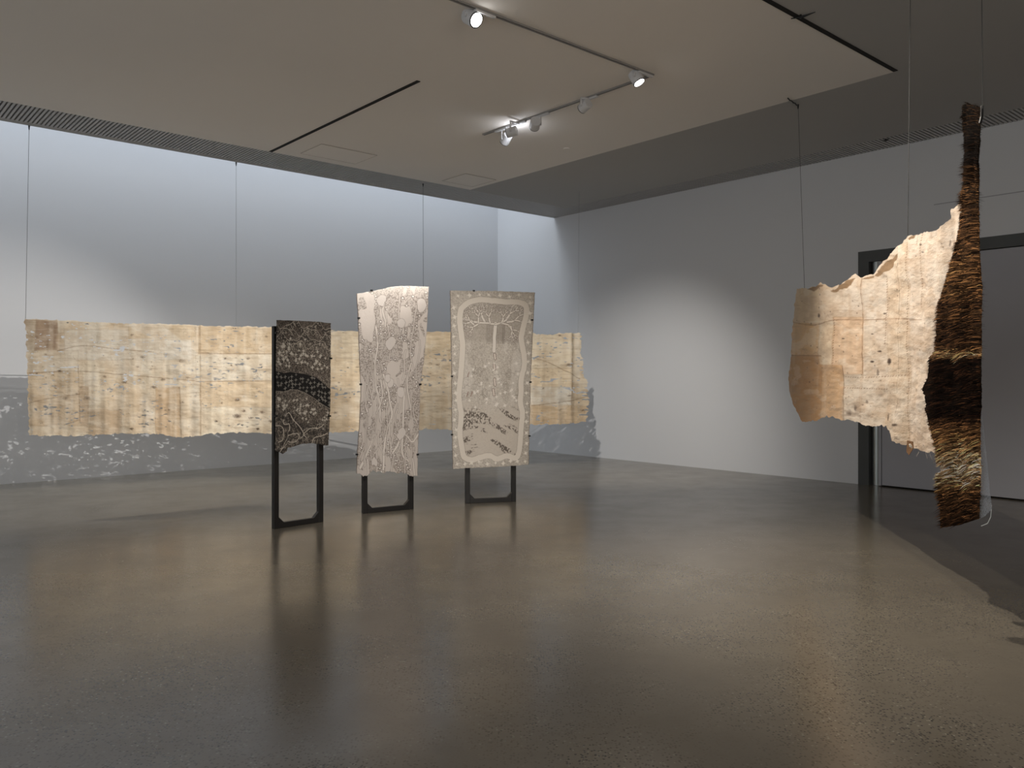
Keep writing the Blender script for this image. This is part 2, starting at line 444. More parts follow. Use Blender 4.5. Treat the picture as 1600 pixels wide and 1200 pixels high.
def paint1(U, V):
    X, Y = U * .62, V * 1.22             # metres
    wp = fbm(X * 9, Y * 9, 3)
    I = np.ones(U.shape + (3,)) * np.array([98, 89, 81.]) + (fbm(U * 4, V * 8, 4)[..., None] - .5) * 30
    tex = vnoise(X * 170, Y * 170, 9); I = blend(I, sstep(.52, .66, tex) * .8, (40, 36, 33)); I = blend(I, sstep(.70, .86, tex) * .0, (0, 0, 0))
    # bands of darker dotting in the wavy top part
    for k, (v0, a) in enumerate(((.03, .9), (.085, .5), (.135, .9), (.19, .4))):
        cv = v0 + .028 * np.sin(U * 15 + k * 1.7) + .012 * np.sin(U * 31 + k)
        band = sstep(0, .004, V - cv) * sstep(.055, .05, V - cv)
        cell = vnoise(X * 110, Y * 110, 20 + k)
        I = blend(I, band * .75 * (k % 2 == 0), (52, 47, 43)); I = blend(I, band * sstep(.6, .75, cell) * .8, (168, 158, 146))
        I = blend(I, np.clip(1.3 - np.abs(V - cv) * 1.22 / .0035, 0, 1) * .85, (186, 176, 162))
    up = np.interp(U, [0, .2, .45, .7, .85, 1], [.39, .395, .42, .45, .49, .54])
    lo = np.interp(U, [0, .15, .4, .6, .8, 1], [.545, .535, .55, .60, .66, .70])
    inb = sstep(0, .004, V - up) * sstep(.0, .004, lo - V)
    # speckle rows above and below the dark river
    sp = sstep(.55, .75, vnoise(X * 140, Y * 140, 31)) * sstep(.12, .2, V) * (1 - inb)
    I = blend(I, sp * .55, (176, 166, 152))
    I = blend(I, inb, (20, 18, 17))
    I = blend(I, np.clip(1.2 - np.abs(V - lo) * 1.22 / .003, 0, 1) * .7, (190, 180, 165))
    rr = np.random.default_rng(5)
    g = np.arange(.02, .62, .042)
    for gy in np.arange(.40 * 1.22, .72 * 1.22, .042):
        for gx in g:
            x, y = gx + rr.uniform(-.010, .010), gy + rr.uniform(-.014, .014)
            u, v = x / .62, y / 1.22
            if np.interp(u, [0, .2, .45, .7, .85, 1], [.39, .395, .42, .45, .49, .54]) + .012 < v < np.interp(u, [0, .15, .4, .6, .8, 1], [.545, .535, .55, .60, .66, .70]) - .012:
                stamp(I, X, Y, x, y, rr.uniform(.012, .019), (176, 170, 160), 'plus', 0, .9)
    for _ in range(60):                  # star belts
        u = rr.uniform(.03, .97); v = .235 + .12 * u + rr.normal(0, .05)
        if v > np.interp(u, [0, .45, 1], [.37, .40, .5]): continue
        stamp(I, X, Y, u * .62, v * 1.22, rr.uniform(.018, .034), (188, 180, 168), 'star', rr.uniform(-.3, .3))
    for _ in range(60):
        u = rr.uniform(.03, .97); v = .61 + .20 * u + rr.normal(0, .045)
        if v < np.interp(u, [0, .4, .6, .8, 1], [.57, .58, .63, .69, .73]): continue
        stamp(I, X, Y, u * .62, v * 1.22, rr.uniform(.016, .028), (184, 176, 164), 'star', rr.uniform(-.3, .3))
    # dark lobes with pale outlines at the foot
    low = sstep(.66, .76, V - .18 * U + .04 * np.sin(U * 9)); I = blend(I, low * .55 * sstep(.35, .55, vnoise(X * 90, Y * 90, 51)), (34, 31, 29))
    lobes = [[(.14, .745), (.2, .71), (.28, .73), (.36, .79), (.45, .84), (.53, .90), (.55, .93), (.5, .95)],
             [(.14, .745), (.15, .78), (.27, .81), (.29, .86), (.22, .90), (.15, .94), (.08, 1.0)],
             [(.0, .81), (.1, .80), (.15, .84), (.12, .9), (.05, .93)],
             [(.24, .92), (.3, .90), (.42, .90), (.47, .93), (.42, .965), (.3, .955), (.2, .945), (.1, .97)],
             [(.6, .95), (.55, .92), (.65, .88), (.8, .87), (.9, .83)], [(.7, 1.0), (.75, .95), (.86, .93), (.97, .9)]]
    for i, L in enumerate(lobes):
        dd = pdist(X, Y, [(a * .62, b * 1.22) for a, b in curve(L, 40)])
        I = blend(I, sstep(.035, .02, dd) * .6 * (i < 2), (44, 39, 36)); I = blend(I, sstep(.55, .8, vnoise(X * 70, Y * 70, 70)) * sstep(.04, .02, dd) * .6, (150, 142, 132))
        I = blend(I, np.clip(1.5 - dd / .0035, 0, 1), (190, 180, 166))
    return I

def paint2(U, V):
    W, H = .66, 2.05; X, Y = U * W, V * H
    wx = (fbm(X * 5, Y * 2.5, 1) - .5) * .16
    f = fbm((X + wx) * 17, Y * 6.5 + wx * 14, 8, 2)
    I = np.ones(U.shape + (3,)) * np.array([214, 204, 196.]) - sstep(.0, .9, V)[..., None] * 12
    isl = sstep(.455, .47, f)
    I = blend(I, isl * .45, (186, 176, 168))
    tex = vnoise(X * 130, Y * 130, 12)
    I = blend(I, isl * sstep(.45, .62, tex) * .55, (118, 107, 99))
    I = blend(I, np.clip(1 - np.abs(f - .462) / .009, 0, 1) * .55, (110, 98, 90))
    I = blend(I, sstep(.60, .61, f) * sstep(.66, .64, f) * .4, (206, 198, 190))
    rr = np.random.default_rng(8)
    ny, nx = U.shape
    for _ in range(900):                 # ringed dots filling the islands
        i, j = rr.integers(2, ny - 2), rr.integers(2, nx - 2)
        if .50 < f[i, j] < .60:
            r = rr.uniform(.010, .014)
            stamp(I, X, Y, X[i, j], Y[i, j], r, (92, 82, 76), 'ring', 0, .7); stamp(I, X, Y, X[i, j], Y[i, j], r * .62, (240, 234, 228), 'dot', 0, 1)
    veins = [[(.25, .2), (.28, .3), (.24, .4), (.25, .52), (.33, .62), (.36, .72)], [(.44, .1), (.40, .16), (.47, .3), (.46, .4)],
             [(.38, .47), (.46, .55), (.50, .62), (.55, .7), (.46, .8), (.45, .98)], [(.12, .5), (.2, .6), (.22, .68)],
             [(.3, .8), (.24, .82), (.1, .92), (.05, .97)], [(.3, .8), (.38, .86), (.45, .9)], [(.74, .74), (.68, .84), (.6, .9)],
             [(.74, .55), (.73, .66), (.74, .78), (.75, .9), (.85, .93)], [(.74, .78), (.9, .82), (.99, .78)], [(.62, .5), (.68, .6), (.65, .68)],
             [(.12, .62), (.12, .8), (.12, .95)], [(.85, .55), (.86, .7)], [(.6, .03), (.58, .15), (.62, .25)], [(.83, .1), (.8, .22), (.78, .36), (.86, .44)],
             [(.3, .9), (.25, 1)], [(.62, .9), (.58, 1)], [(.8, .86), (.8, 1)], [(.9, .86), (.9, 1)]]
    for k, L in enumerate(veins):
        dd = pdist(X, Y, [(a * W, b * H) for a, b in curve(L, 30)]); w = .011 if k in (0, 2, 4, 6, 7, 8) else .006
        I = blend(I, np.clip(1.4 - np.abs(dd - w) / .003, 0, 1) * .5, (122, 110, 102)); I = blend(I, sstep(w, w - .004, dd), (222, 213, 205))
    for k in range(34):                  # forest of fine pale veins, denser toward the foot
        x0 = rr.uniform(.04, .96); y0 = rr.uniform(.02, .9) ** .75; ln = rr.uniform(.08, .28); ph = rr.uniform(0, 6)
        L = [(x0 + .035 * math.sin(ph + j * 1.1) + .02 * j * math.sin(ph), min(1, y0 + ln * j / 4)) for j in range(5)]
        w = rr.uniform(.004, .009); dd = pdist(X, Y, [(a * W, b * H) for a, b in curve(L, 16)])
        I = blend(I, np.clip(1.4 - np.abs(dd - w) / .003, 0, 1) * .45, (112, 100, 92)); I = blend(I, sstep(w, w - .004, dd), (220, 211, 203))
    for (a, b, r) in ((.48, .30, .05), (.50, .52, .035), (.45, .49, .03), (.68, .57, .04), (.34, .06, .045), (.9, .10, .05), (.72, .79, .045), (.3, .95, .035), (.62, .2, .04)):
        dd = np.hypot((X - a * W) / 1.0, (Y - b * H) / 1.5) + (fbm(X * 20, Y * 20, 44) - .5) * .03
        I = blend(I, np.clip(1.4 - np.abs(dd - r) / .003, 0, 1) * .45, (128, 116, 108)); I = blend(I, sstep(r, r - .006, dd), (214, 205, 198))
    I = I + (fbm(X * 3, Y * 3, 66)[..., None] - .5) * 14
    I = blend(I, sstep(.06, 0, V) * .5, (240, 232, 222)); I = blend(I, sstep(.012, .0, U) * .7 + sstep(.988, 1, U) * .2, (80, 66, 58))
    return I

def paint3(U, V):
    W, H = .92, 1.98; X, Y = U * W, V * H
    I = np.ones(U.shape + (3,)) * np.array([202, 193, 181.]) - (sstep(.3, 1, U) * sstep(.1, .5, V))[..., None] * 14
    tex = vnoise(X * 120, Y * 120, 3); I = blend(I, sstep(.45, .7, tex) * .42, (156, 144, 132)); I = blend(I, sstep(.72, .85, vnoise(X * 100, Y * 100, 5)) * .6, (222, 214, 204))
    I = I + (fbm(X * 6, Y * 6, 61)[..., None] - .5) * 26
    pale = (226, 216, 203)
    ring = [(.13, .1), (.22, .065), (.35, .05), (.5, .055), (.65, .06), (.8, .06), (.89, .075), (.91, .12), (.88, .2), (.86, .27), (.90, .36), (.91, .43), (.88, .5), (.88, .58),
            (.87, .63), (.90, .70), (.89, .78), (.88, .86), (.87, .92), (.82, .955), (.7, .94), (.58, .955), (.48, .935), (.38, .94), (.25, .955), (.15, .935), (.12, .87), (.10, .8),
            (.12, .7), (.09, .6), (.11, .5), (.13, .4), (.14, .3), (.12, .22), (.11, .15), (.13, .1)]
    rp = [(a * W, b * H) for a, b in curve(ring, 200)]
    dr = pdist(X, Y, rp)
    inside = (np.abs(U - .5) < .37) & (np.abs(V - .505) < .44)
    # lower third: smooth pale ground with dark scratchy water marks
    g = sstep(.60, .72, V + .03 * np.sin(U * 9)) * inside
    I = blend(I, g * .8, (208, 197, 184))
    st_ = fbm(U * 5 + 2, V * 34 + 2.2 * np.sin(U * 5), 91, 4)
    I = blend(I, sstep(.56, .64, st_) * sstep(.64, .70, V) * inside * sstep(.4, .6, vnoise(X * 100, Y * 70, 92)) * .85, (98, 88, 80))
    I = blend(I, np.clip(1 - np.abs(st_ - .60) / .015, 0, 1) * sstep(.64, .7, V) * inside * .5, (130, 118, 108))
    # vertical soft columns of marks in the middle
    cl = fbm(U * 9, V * 4, 71, 3); I = blend(I, sstep(.55, .65, cl) * inside * sstep(.25, .3, V) * sstep(.68, .6, V) * .45, (222, 214, 204))
    cl2 = np.abs(fbm(U * 11, V * 16, 73, 3) - .5)
    I = blend(I, np.clip(1 - cl2 / .02, 0, 1) * inside * sstep(.3, .34, V) * sstep(.66, .6, V) * .5, (128, 118, 108))
    # the two-headed tree
    rr = np.random.default_rng(21)
    def branch(x, y, a, L, w, depth):
        x2, y2 = x + L * math.cos(a), y + L * math.sin(a)
        xm, ym = (x + x2) / 2 + rr.uniform(-.1, .1) * L, (y + y2) / 2 + rr.uniform(-.1, .1) * L
        segs.append(([(x, y), (xm, ym), (x2, y2)], w))
        if depth == 0: return
        for da in (rr.uniform(-.75, -.35), rr.uniform(.3, .75)):
            branch(x2, y2, a + da, L * rr.uniform(.68, .88), w * .80, depth - 1)
    segs = []
    tx, ty = .54 * W, .19 * H
    segs.append(([(tx, ty - .01), (tx - .008, ty + .10), (tx - .012, ty + .30)], .020))
    for (sx, sy, a, L, w, dp) in ((tx - .16, ty - .02, math.pi + .15, .095, .0125, 4), (tx - .12, ty - .03, -2.0, .095, .0125, 4), (tx - .24, ty + .0, -2.4, .07, .010, 4), (tx + .11, ty - .05, -1.0, .09, .0125, 4),
                                  (tx + .13, ty - .03, -.25, .085, .011, 4), (tx + .14, ty, .9, .075, .010, 4)):
        branch(sx, sy, a, L, w, dp)
    segs.append(([(tx, ty), (tx - .08, ty - .015), (tx - .17, ty - .02), (tx - .24, ty + .02)], .011)); segs.append(([(tx, ty), (tx + .06, ty - .02), (tx + .12, ty - .055)], .011))
    segs.append(([(tx + .06, ty - .02), (tx + .14, ty + .0)], .009))
    for (sx, sy, a, L) in ((tx - .20, ty, 2.6, .06), (tx - .06, ty - .02, -1.8, .07), (tx - .19, ty - .02, -1.6, .07), (tx + .17, ty + .02, 1.3, .06), (tx + .07, ty - .03, -1.4, .06)): branch(sx, sy, a, L, .010, 4)
    crown = inside & (V < .30) & (V > .09)
    I = blend(I, crown * .4 * sstep(.3, .27, V), (160, 149, 138))
    hat = crown & (np.abs(X - tx) < .11) & (V > .19)
    I = blend(I, hat * (np.sin(X * 620) > .2) * .5, (112, 102, 93))
    for P_, w in segs:
        bx = [p[0] for p in P_]; by = [p[1] for p in P_]
        x0, x1 = np.searchsorted(X[0], min(bx) - .03), np.searchsorted(X[0], max(bx) + .03)
        y0, y1 = np.searchsorted(Y[:, 0], min(by) - .03), np.searchsorted(Y[:, 0], max(by) + .03)
        if x1 <= x0 or y1 <= y0: continue
        dd = pdist(X[y0:y1, x0:x1], Y[y0:y1, x0:x1], P_)
        mk = inside[y0:y1, x0:x1]
        I[y0:y1, x0:x1] = blend(I[y0:y1, x0:x1], np.clip(1.5 - np.abs(dd - w) / .004, 0, 1) * .35 * mk, (120, 108, 98))
        I[y0:y1, x0:x1] = blend(I[y0:y1, x0:x1], sstep(w, w - .004, dd) * mk, (228, 219, 208))
    # trunk figures
    for (x, y, L) in ((.535, .36, .05), (.53, .42, .05), (.54, .50, .07), (.525, .56, .06)):
        dd = pdist(X, Y, [(x * W, y * H), (x * W + .008, y * H + L)])
        I = blend(I, np.clip(1.5 - np.abs(dd - .012) / .004, 0, 1) * .7, (116, 98, 88)); I = blend(I, sstep(.011, .007, dd), (224, 212, 200))
    for (x, y) in ((.22, .46), (.21, .57), (.26, .57)):
        dd = pdist(X, Y, [(x * W, y * H), (x * W - .02, y * H + .05)]); I = blend(I, np.clip(1.5 - dd / .004, 0, 1) * .7, (124, 84, 72))
    for (x, y) in ((.72, .47), (.35, .46), (.68, .54), (.42, .58)):
        dd = np.hypot(X - x * W, (Y - y * H) / 1.6)
        for r in (.03, .018): I = blend(I, np.clip(1.3 - np.abs(dd - r) / .003, 0, 1) * .5, (132, 122, 112))
    # ring band
    I = blend(I, np.clip(1.4 - np.abs(dr - .032) / .005, 0, 1) * .4, (140, 128, 116)); I = blend(I, sstep(.034, .028, dr), pale)
    # stars: in the margin and drifting on the right-hand side of the field
    spots = [(.045, v) for v in np.arange(.1, .98, .052)] + [(.955, v) for v in np.arange(.06, .98, .058)] + [(u, .025) for u in np.arange(.1, .95, .12)] + [(u, .975) for u in np.arange(.05, .97, .1)]
    for (u, v) in spots:
        stamp(I, X, Y, (u + rr.uniform(-.01, .01)) * W, (v + rr.uniform(-.008, .008)) * H, rr.uniform(.028, .044), (234, 226, 214), 'star', rr.uniform(0, .8))
    for _ in range(60):
        u = rr.uniform(.2, .84); v = rr.uniform(.4, .66)
        if rr.uniform() > u + .1: continue
        stamp(I, X, Y, u * W, v * H, rr.uniform(.022, .036), (230, 222, 212), 'star', rr.uniform(0, .8))
    I = blend(I, sstep(.010, .0, U) * .7 + sstep(.992, 1, U) * .6, (74, 60, 52))
    return I

stand((428, 827), (505.5, 815.5), 1.985, 'black steel frame stand, leftmost, holding the dark painted board',
      'dark charcoal painted bark board with crosses and stars, on the leftmost stand', [(431, 520), (430.5, 650), (516, 560), (514, 650)],
      dict(n=(190, 380), left=[(432.5, 500), (431.5, 560), (431, 640), (430, 704)], right=[(517, 505), (516.5, 570), (516, 640), (513, 696)],
           top=[(432.5, 500), (470, 501.5), (498, 503), (517, 505)],
           bottom=[(430, 704), (436, 707), (441, 709.5), (446.5, 706), (448, 700), (465, 695), (480, 692), (497, 694), (513, 696)],
           rag=(.5, .6, .5, 1.4), mat=M_bark1, seed=3), paint1)
stand((567, 803), (646.5, 795.5), 2.2, 'black steel frame stand in the middle, holding the tall waisted pale board',
      'tall pale painted bark board with waisted sides and meandering vein pattern, on the middle stand',
      [(563, 600.5), (656, 600.5), (580, 454), (560, 497), (557, 710), (652, 710)],
      dict(n=(210, 620), left=[(557, 459), (559.5, 500), (562, 580), (564, 610), (561, 670), (558, 705), (557, 740)],
           right=[(670, 448), (668, 500), (663, 560), (657, 600), (655.5, 650), (653, 700), (652, 744)],
           top=[(557, 459), (582, 455), (610, 448.5), (624, 447), (670, 448)],
           bottom=[(557, 740), (565, 742), (571, 744.5), (577, 741), (583, 734), (590, 737), (600, 739), (605, 735), (618, 738), (628, 739), (636, 741), (643, 744), (652, 744)],
           rag=(.5, .5, .5, 3.0), mat=M_bark2, seed=9, curl=.006), paint2)
stand((727.5, 787), (806.5, 783.5), 2.2, 'black steel frame stand on the right, holding the wide pale board with the tree',
      'wide pale painted bark board with a branching tree inside a wavy border, on rightmost stand',
      [(706, 588), (831, 500), (828.5, 597), (740, 454.5), (706, 679), (827, 681)],
      dict(n=(270, 560), left=[(703, 454), (704, 500), (705.5, 590), (706, 670), (707.5, 733)], right=[(836, 457), (832.5, 520), (829, 595), (828, 650), (826, 726)],
           top=[(703, 454), (740, 454.5), (780, 455), (836, 457)], bottom=[(707.5, 733), (725, 731.5), (780, 729), (826, 726)],
           rag=(.6, .6, .5, .8), mat=M_bark2, seed=15), paint3, bow=0.015)

# ------------------------------------------------------------------ the long stitched hanging at the back
def long_depth(px): return np.interp(px, [20, 38, 120, 200, 290, 369, 460, 560, 661, 750, 830, 918, 940], [9.9, 10.0, 10.40, 10.77, 11.16, 11.50, 11.86, 12.28, 12.68, 12.97, 13.24, 13.50, 13.55])
def patch(I, PX, PY, x0, x1, y0, y1, c, a, soft=1.5, wob=3, seed=0):
    wx = (fbm(PX / 25, PY / 25, seed) - .5) * 2 * wob; wy = (fbm(PX / 22 + 9, PY / 22, seed + 3) - .5) * 2 * wob
    m = sstep(x0 - soft, x0 + soft, PX + wx) * sstep(x1 + soft, x1 - soft, PX + wx) * sstep(y0 - soft, y0 + soft, PY + wy) * sstep(y1 + soft, y1 - soft, PY + wy)
    e = np.minimum(np.minimum(np.abs(PX + wx - x0), np.abs(PX + wx - x1)), np.minimum(np.abs(PY + wy - y0), np.abs(PY + wy - y1)))
    I = blend(I, m * a, c)
    return blend(I, np.clip(1 - e / 1.1, 0, 1) * m * .35, (150, 115, 80))
def polym(PX, PY, pts, soft=1.2):        # soft mask of a convex polygon given clockwise on screen
    m = np.ones(PX.shape)
    for (ax, ay), (bx, by) in zip(pts, pts[1:] + pts[:1]):
        L = math.hypot(bx - ax, by - ay); m *= sstep(-soft, soft, ((bx - ax) * (PY - ay) - (by - ay) * (PX - ax)) / L)
    return m
def long_paint(PX, PY):
    I = np.ones(PX.shape + (3,)) * np.array([232, 214, 184.])
    n1 = fbm(PX / 60, PY / 60, 5, 4); I = blend(I, sstep(.42, .66, n1) * .6, (222, 192, 152))
    I = blend(I, sstep(.5, .72, fbm(PX / 40, PY / 30, 7, 4)) * .5, (236, 224, 204))
    P = lambda *a, **k: patch(I, PX, PY, *a, **k)
    for (x0, x1, y0, y1, c, a, sd) in (
        (38, 90, 496, 547, (168, 134, 102), .70, 1), (38, 56, 500, 550, (196, 178, 150), .6, 2), (88, 130, 520, 548, (214, 182, 146), .55, 3),
        (100, 300, 515, 562, (226, 216, 198), .75, 4), (36, 122, 548, 582, (222, 206, 180), .6, 5), (36, 130, 582, 618, (220, 186, 142), .55, 6),
        (44, 124, 618, 665, (214, 180, 138), .6, 7), (124, 138, 605, 665, (190, 156, 120), .6, 8), (140, 190, 640, 690, (202, 166, 126), .5, 9),
        (195, 243, 650, 690, (226, 200, 164), .5, 10), (243, 282, 605, 690, (214, 170, 120), .65, 11), (282, 313, 600, 690, (230, 210, 178), .6, 12),
        (310, 430, 500, 553, (224, 188, 138), .5, 13), (306, 430, 553, 595, (234, 220, 194), .7, 14), (313, 430, 596, 636, (230, 196, 148), .6, 15),
        (313, 430, 636, 690, (238, 222, 192), .7, 16), (200, 306, 505, 530, (224, 192, 146), .6, 17),
        (510, 560, 510, 560, (240, 214, 172), .5, 18), (510, 562, 560, 620, (236, 206, 160), .6, 19), (510, 562, 620, 690, (226, 192, 146), .5, 20),
        (655, 706, 512, 560, (228, 196, 148), .6, 21), (655, 706, 560, 620, (238, 210, 168), .5, 22), (655, 706, 620, 680, (230, 202, 160), .5, 23),
        (828, 895, 520, 575, (238, 218, 182), .6, 24), (828, 890, 575, 605, (236, 208, 164), .6, 25), (828, 895, 604, 632, (228, 222, 208), .8, 26),
        (828, 925, 634, 670, (228, 190, 140), .7, 27), (888, 925, 515, 600, (236, 214, 180), .5, 28), (890, 920, 600, 632, (232, 204, 162), .5, 29)):
        I = patch(I, PX, PY, x0, x1, y0, y1, c, a, wob=2.2, seed=sd * 5)
    I = blend(I, polym(PX, PY, [(195, 507), (250, 505), (310, 552), (300, 560), (240, 530)]) * .5, (236, 226, 208))
    I = blend(I, polym(PX, PY, [(56, 498), (90, 505), (86, 546), (53, 548)]) * .5, (146, 112, 84))
    # long draped vertical streaks, fine horizontal grain
    vs = fbm(PX / 9, PY / 160, 40, 3); I = blend(I, sstep(.5, .75, vs) * .22, (186, 156, 122)); I = blend(I, sstep(.46, .25, vs) * .3, (240, 230, 214))
    gr = fbm(PX / 18, PY / 1.8, 41, 3); I = blend(I, sstep(.56, .8, gr) * .26, (176, 146, 112)); I = blend(I, sstep(.40, .25, gr) * .2, (246, 234, 214))
    cr = np.abs(fbm(PX / 50, PY / 20, 43, 4) - .5); I = blend(I, np.clip(1 - cr / .006, 0, 1) * .35, (150, 116, 84))
    # seams
    for pts in ([(313, 506), (313.5, 680)], [(46, 583), (120, 580), (200, 586), (305, 595)], [(306, 552), (430, 553)], [(306, 596), (430, 595)], [(44, 630), (80, 622), (124, 616)], [(100, 664), (124, 656)],
                [(122, 572), (125, 660)], [(280, 605), (283, 684)], [(830, 558), (860, 568), (905, 592)], [(830, 634), (880, 628), (918, 620)], [(892, 522), (890, 640)], [(312, 506), (311, 553)], [(90, 548), (130, 540), (180, 545), (240, 550)]):
        dd = pdist(PX, PY, curve(pts, 14)) + (vnoise(PX / 3, PY / 3, 6) - .5) * .8
        I = blend(I, np.clip(1.1 - dd / 1.1, 0, 1) * .55, (150, 118, 86))
    rr = np.random.default_rng(33)
    for (x, y, r, a) in [(371, 625, 2.2, .8), (381, 642, 1.8, .8), (370, 650, 3.6, .95), (392, 653, 2, .7), (409, 644, 2, .8), (338, 658, 1.5, .8), (422, 658, 1.8, .9), (402, 670, 1.6, .9), (205, 670, 1.8, .9),
                         (163, 588, 1.5, .7), (195, 597, 2.2, .7), (218, 593, 1.5, .7), (255, 593, 2, .6), (240, 605, 2.4, .6), (353, 560, 1.5, .7), (387, 560, 1.6, .6), (260, 554, 2.4, .4), (284, 564, 3, .5),
                         (293, 590, 2.4, .5), (223, 558, 2, .5), (887, 570, 2.2, .7), (524, 645, 2, .8), (887, 618, 1.4, .8), (912, 641, 2, .7), (136, 622, 3, .5), (102, 622, 2.6, .5)] + \
                        [(rr.uniform(50, 915), rr.uniform(520, 670), rr.uniform(.5, 1.4), rr.uniform(.3, .6)) for _ in range(130)]:
        dd = np.hypot((PX - x) / 1.9, PY - y) + (vnoise(PX / 1.5, PY / 1.2, 19) - .5) * 1.6; I = blend(I, np.clip(1.2 - dd / r, 0, 1) * a, (70, 52, 40)); I = blend(I, np.clip(1 - dd / (r * 3), 0, 1) * .25 * a, (176, 140, 100))
    mud = fbm(PX / 16, PY / 12, 47, 4); I = blend(I, sstep(.5, .7, mud) * .28, (196, 164, 126)); I = blend(I, sstep(.48, .3, mud) * .25, (238, 228, 212))
    I = I * .70 + I.mean(-1, keepdims=True) * np.array([.290, .285, .275])
    ed = sstep(2.5, 0, PY - np.interp(PX, [38, 250, 425, 905], [498, 506, 511, 520])); I = blend(I, ed * .5, (246, 238, 224))
    return I
NX, NY = 1150, 230
PX, PY = coons([(38.5, 498), (41, 540), (43, 580), (44, 630), (45.5, 680)],
               [(907, 520.5), (906.5, 545), (909, 565), (914, 590), (917, 615), (918.5, 640), (916, 659)],
               [(38.5, 498), (60, 499), (110, 501), (180, 505), (250, 505.5), (320, 509), (425, 511), (515, 516), (557, 517), (665, 518), (703, 518.5), (835, 521), (855, 524), (872, 521), (907, 520.5)],
               [(45.5, 680), (100, 681.5), (140, 680), (190, 677), (245, 678), (262, 681), (281, 684), (320, 679), (365, 675.5), (427, 678), (516, 676), (560, 674), (665, 671), (703, 672), (830, 664), (880, 662.5), (900, 661), (916, 659)],
               NX, NY, (2.6, 5.0, 1.6, 2.4), 21)
D = long_depth(PX)
U, V = np.meshgrid(np.linspace(0, 1, NX), np.linspace(0, 1, NY))
fold = (fbm(PX / 26, PY / 260 + 3, 50, 3) - .5) * .13 * (0.25 + .75 * V) + (fbm(PX / 45, PY / 30, 52, 3) - .5) * .045 + (fbm(PX / 12, PY / 6, 53, 3) - .5) * .012
fold += .05 * np.exp(-((PX - 889) / 5) ** 2)
off = np.stack([fold * .55, -fold * .83], -1)
rgb = long_paint(PX, PY)
pc = (PX[:-1, :-1], PY[:-1, :-1])
hn = fbm(pc[0] / 7, pc[1] / 2.2, 60, 3); hr = fbm(pc[0] / 60, pc[1] / 22, 61, 3)
thr = np.interp(pc[1], [498, 550, 610, 680], [.90, .84, .80, .86]) - .13 * sstep(.5, .62, hr)
holes = (hn > thr)
for (x, y, rx, ry) in [(104, 573.8, 12, .9), (114, 573, 9, .8), (81, 557, 3, .7), (95, 549, 4, .8), (60, 586, 6, .8), (70, 600, 5, .8)]:
    holes |= ((pc[0] - x) / rx) ** 2 + ((pc[1] - y) / ry) ** 2 < 1
for k, y in enumerate((578, 583, 606, 613, 618, 640, 648, 624)):   # feathery right end
    holes |= (np.abs(pc[1] - y) < .9) & (pc[0] > 905 + 4 * (k % 3))
M_skin = paint_mat('stitched_bark_cloth', 0.62, 0.35, 60, (1, 1, 3), transl=0.10, spec=0.3)
lw = empty('stitched_bark_hanging', (float(-2.3), 12.0, 0.70)); tag(lw, 'long cream and tan stitched hanging suspended across the room behind the three boards', 'artwork')
surface('stitched_sheet', PX, PY, D, rgb, M_skin, lw, off, holes)
mb = MB()
rp = []
for px in range(40, 908, 12):
    y = np.interp(px, [38.5, 60, 110, 180, 250, 320, 425, 515, 557, 665, 835, 907], [498, 499, 501, 505, 505.5, 509, 511, 516, 517, 518, 521, 520.5]) + 2.5
    p = at(px, y, float(long_depth(px))); rp.append((p.x - .06, p.y + .08, p.z))
mb.tube(rp, 0.006, 8); mb.build('hanging_rod', M_wire, lw)

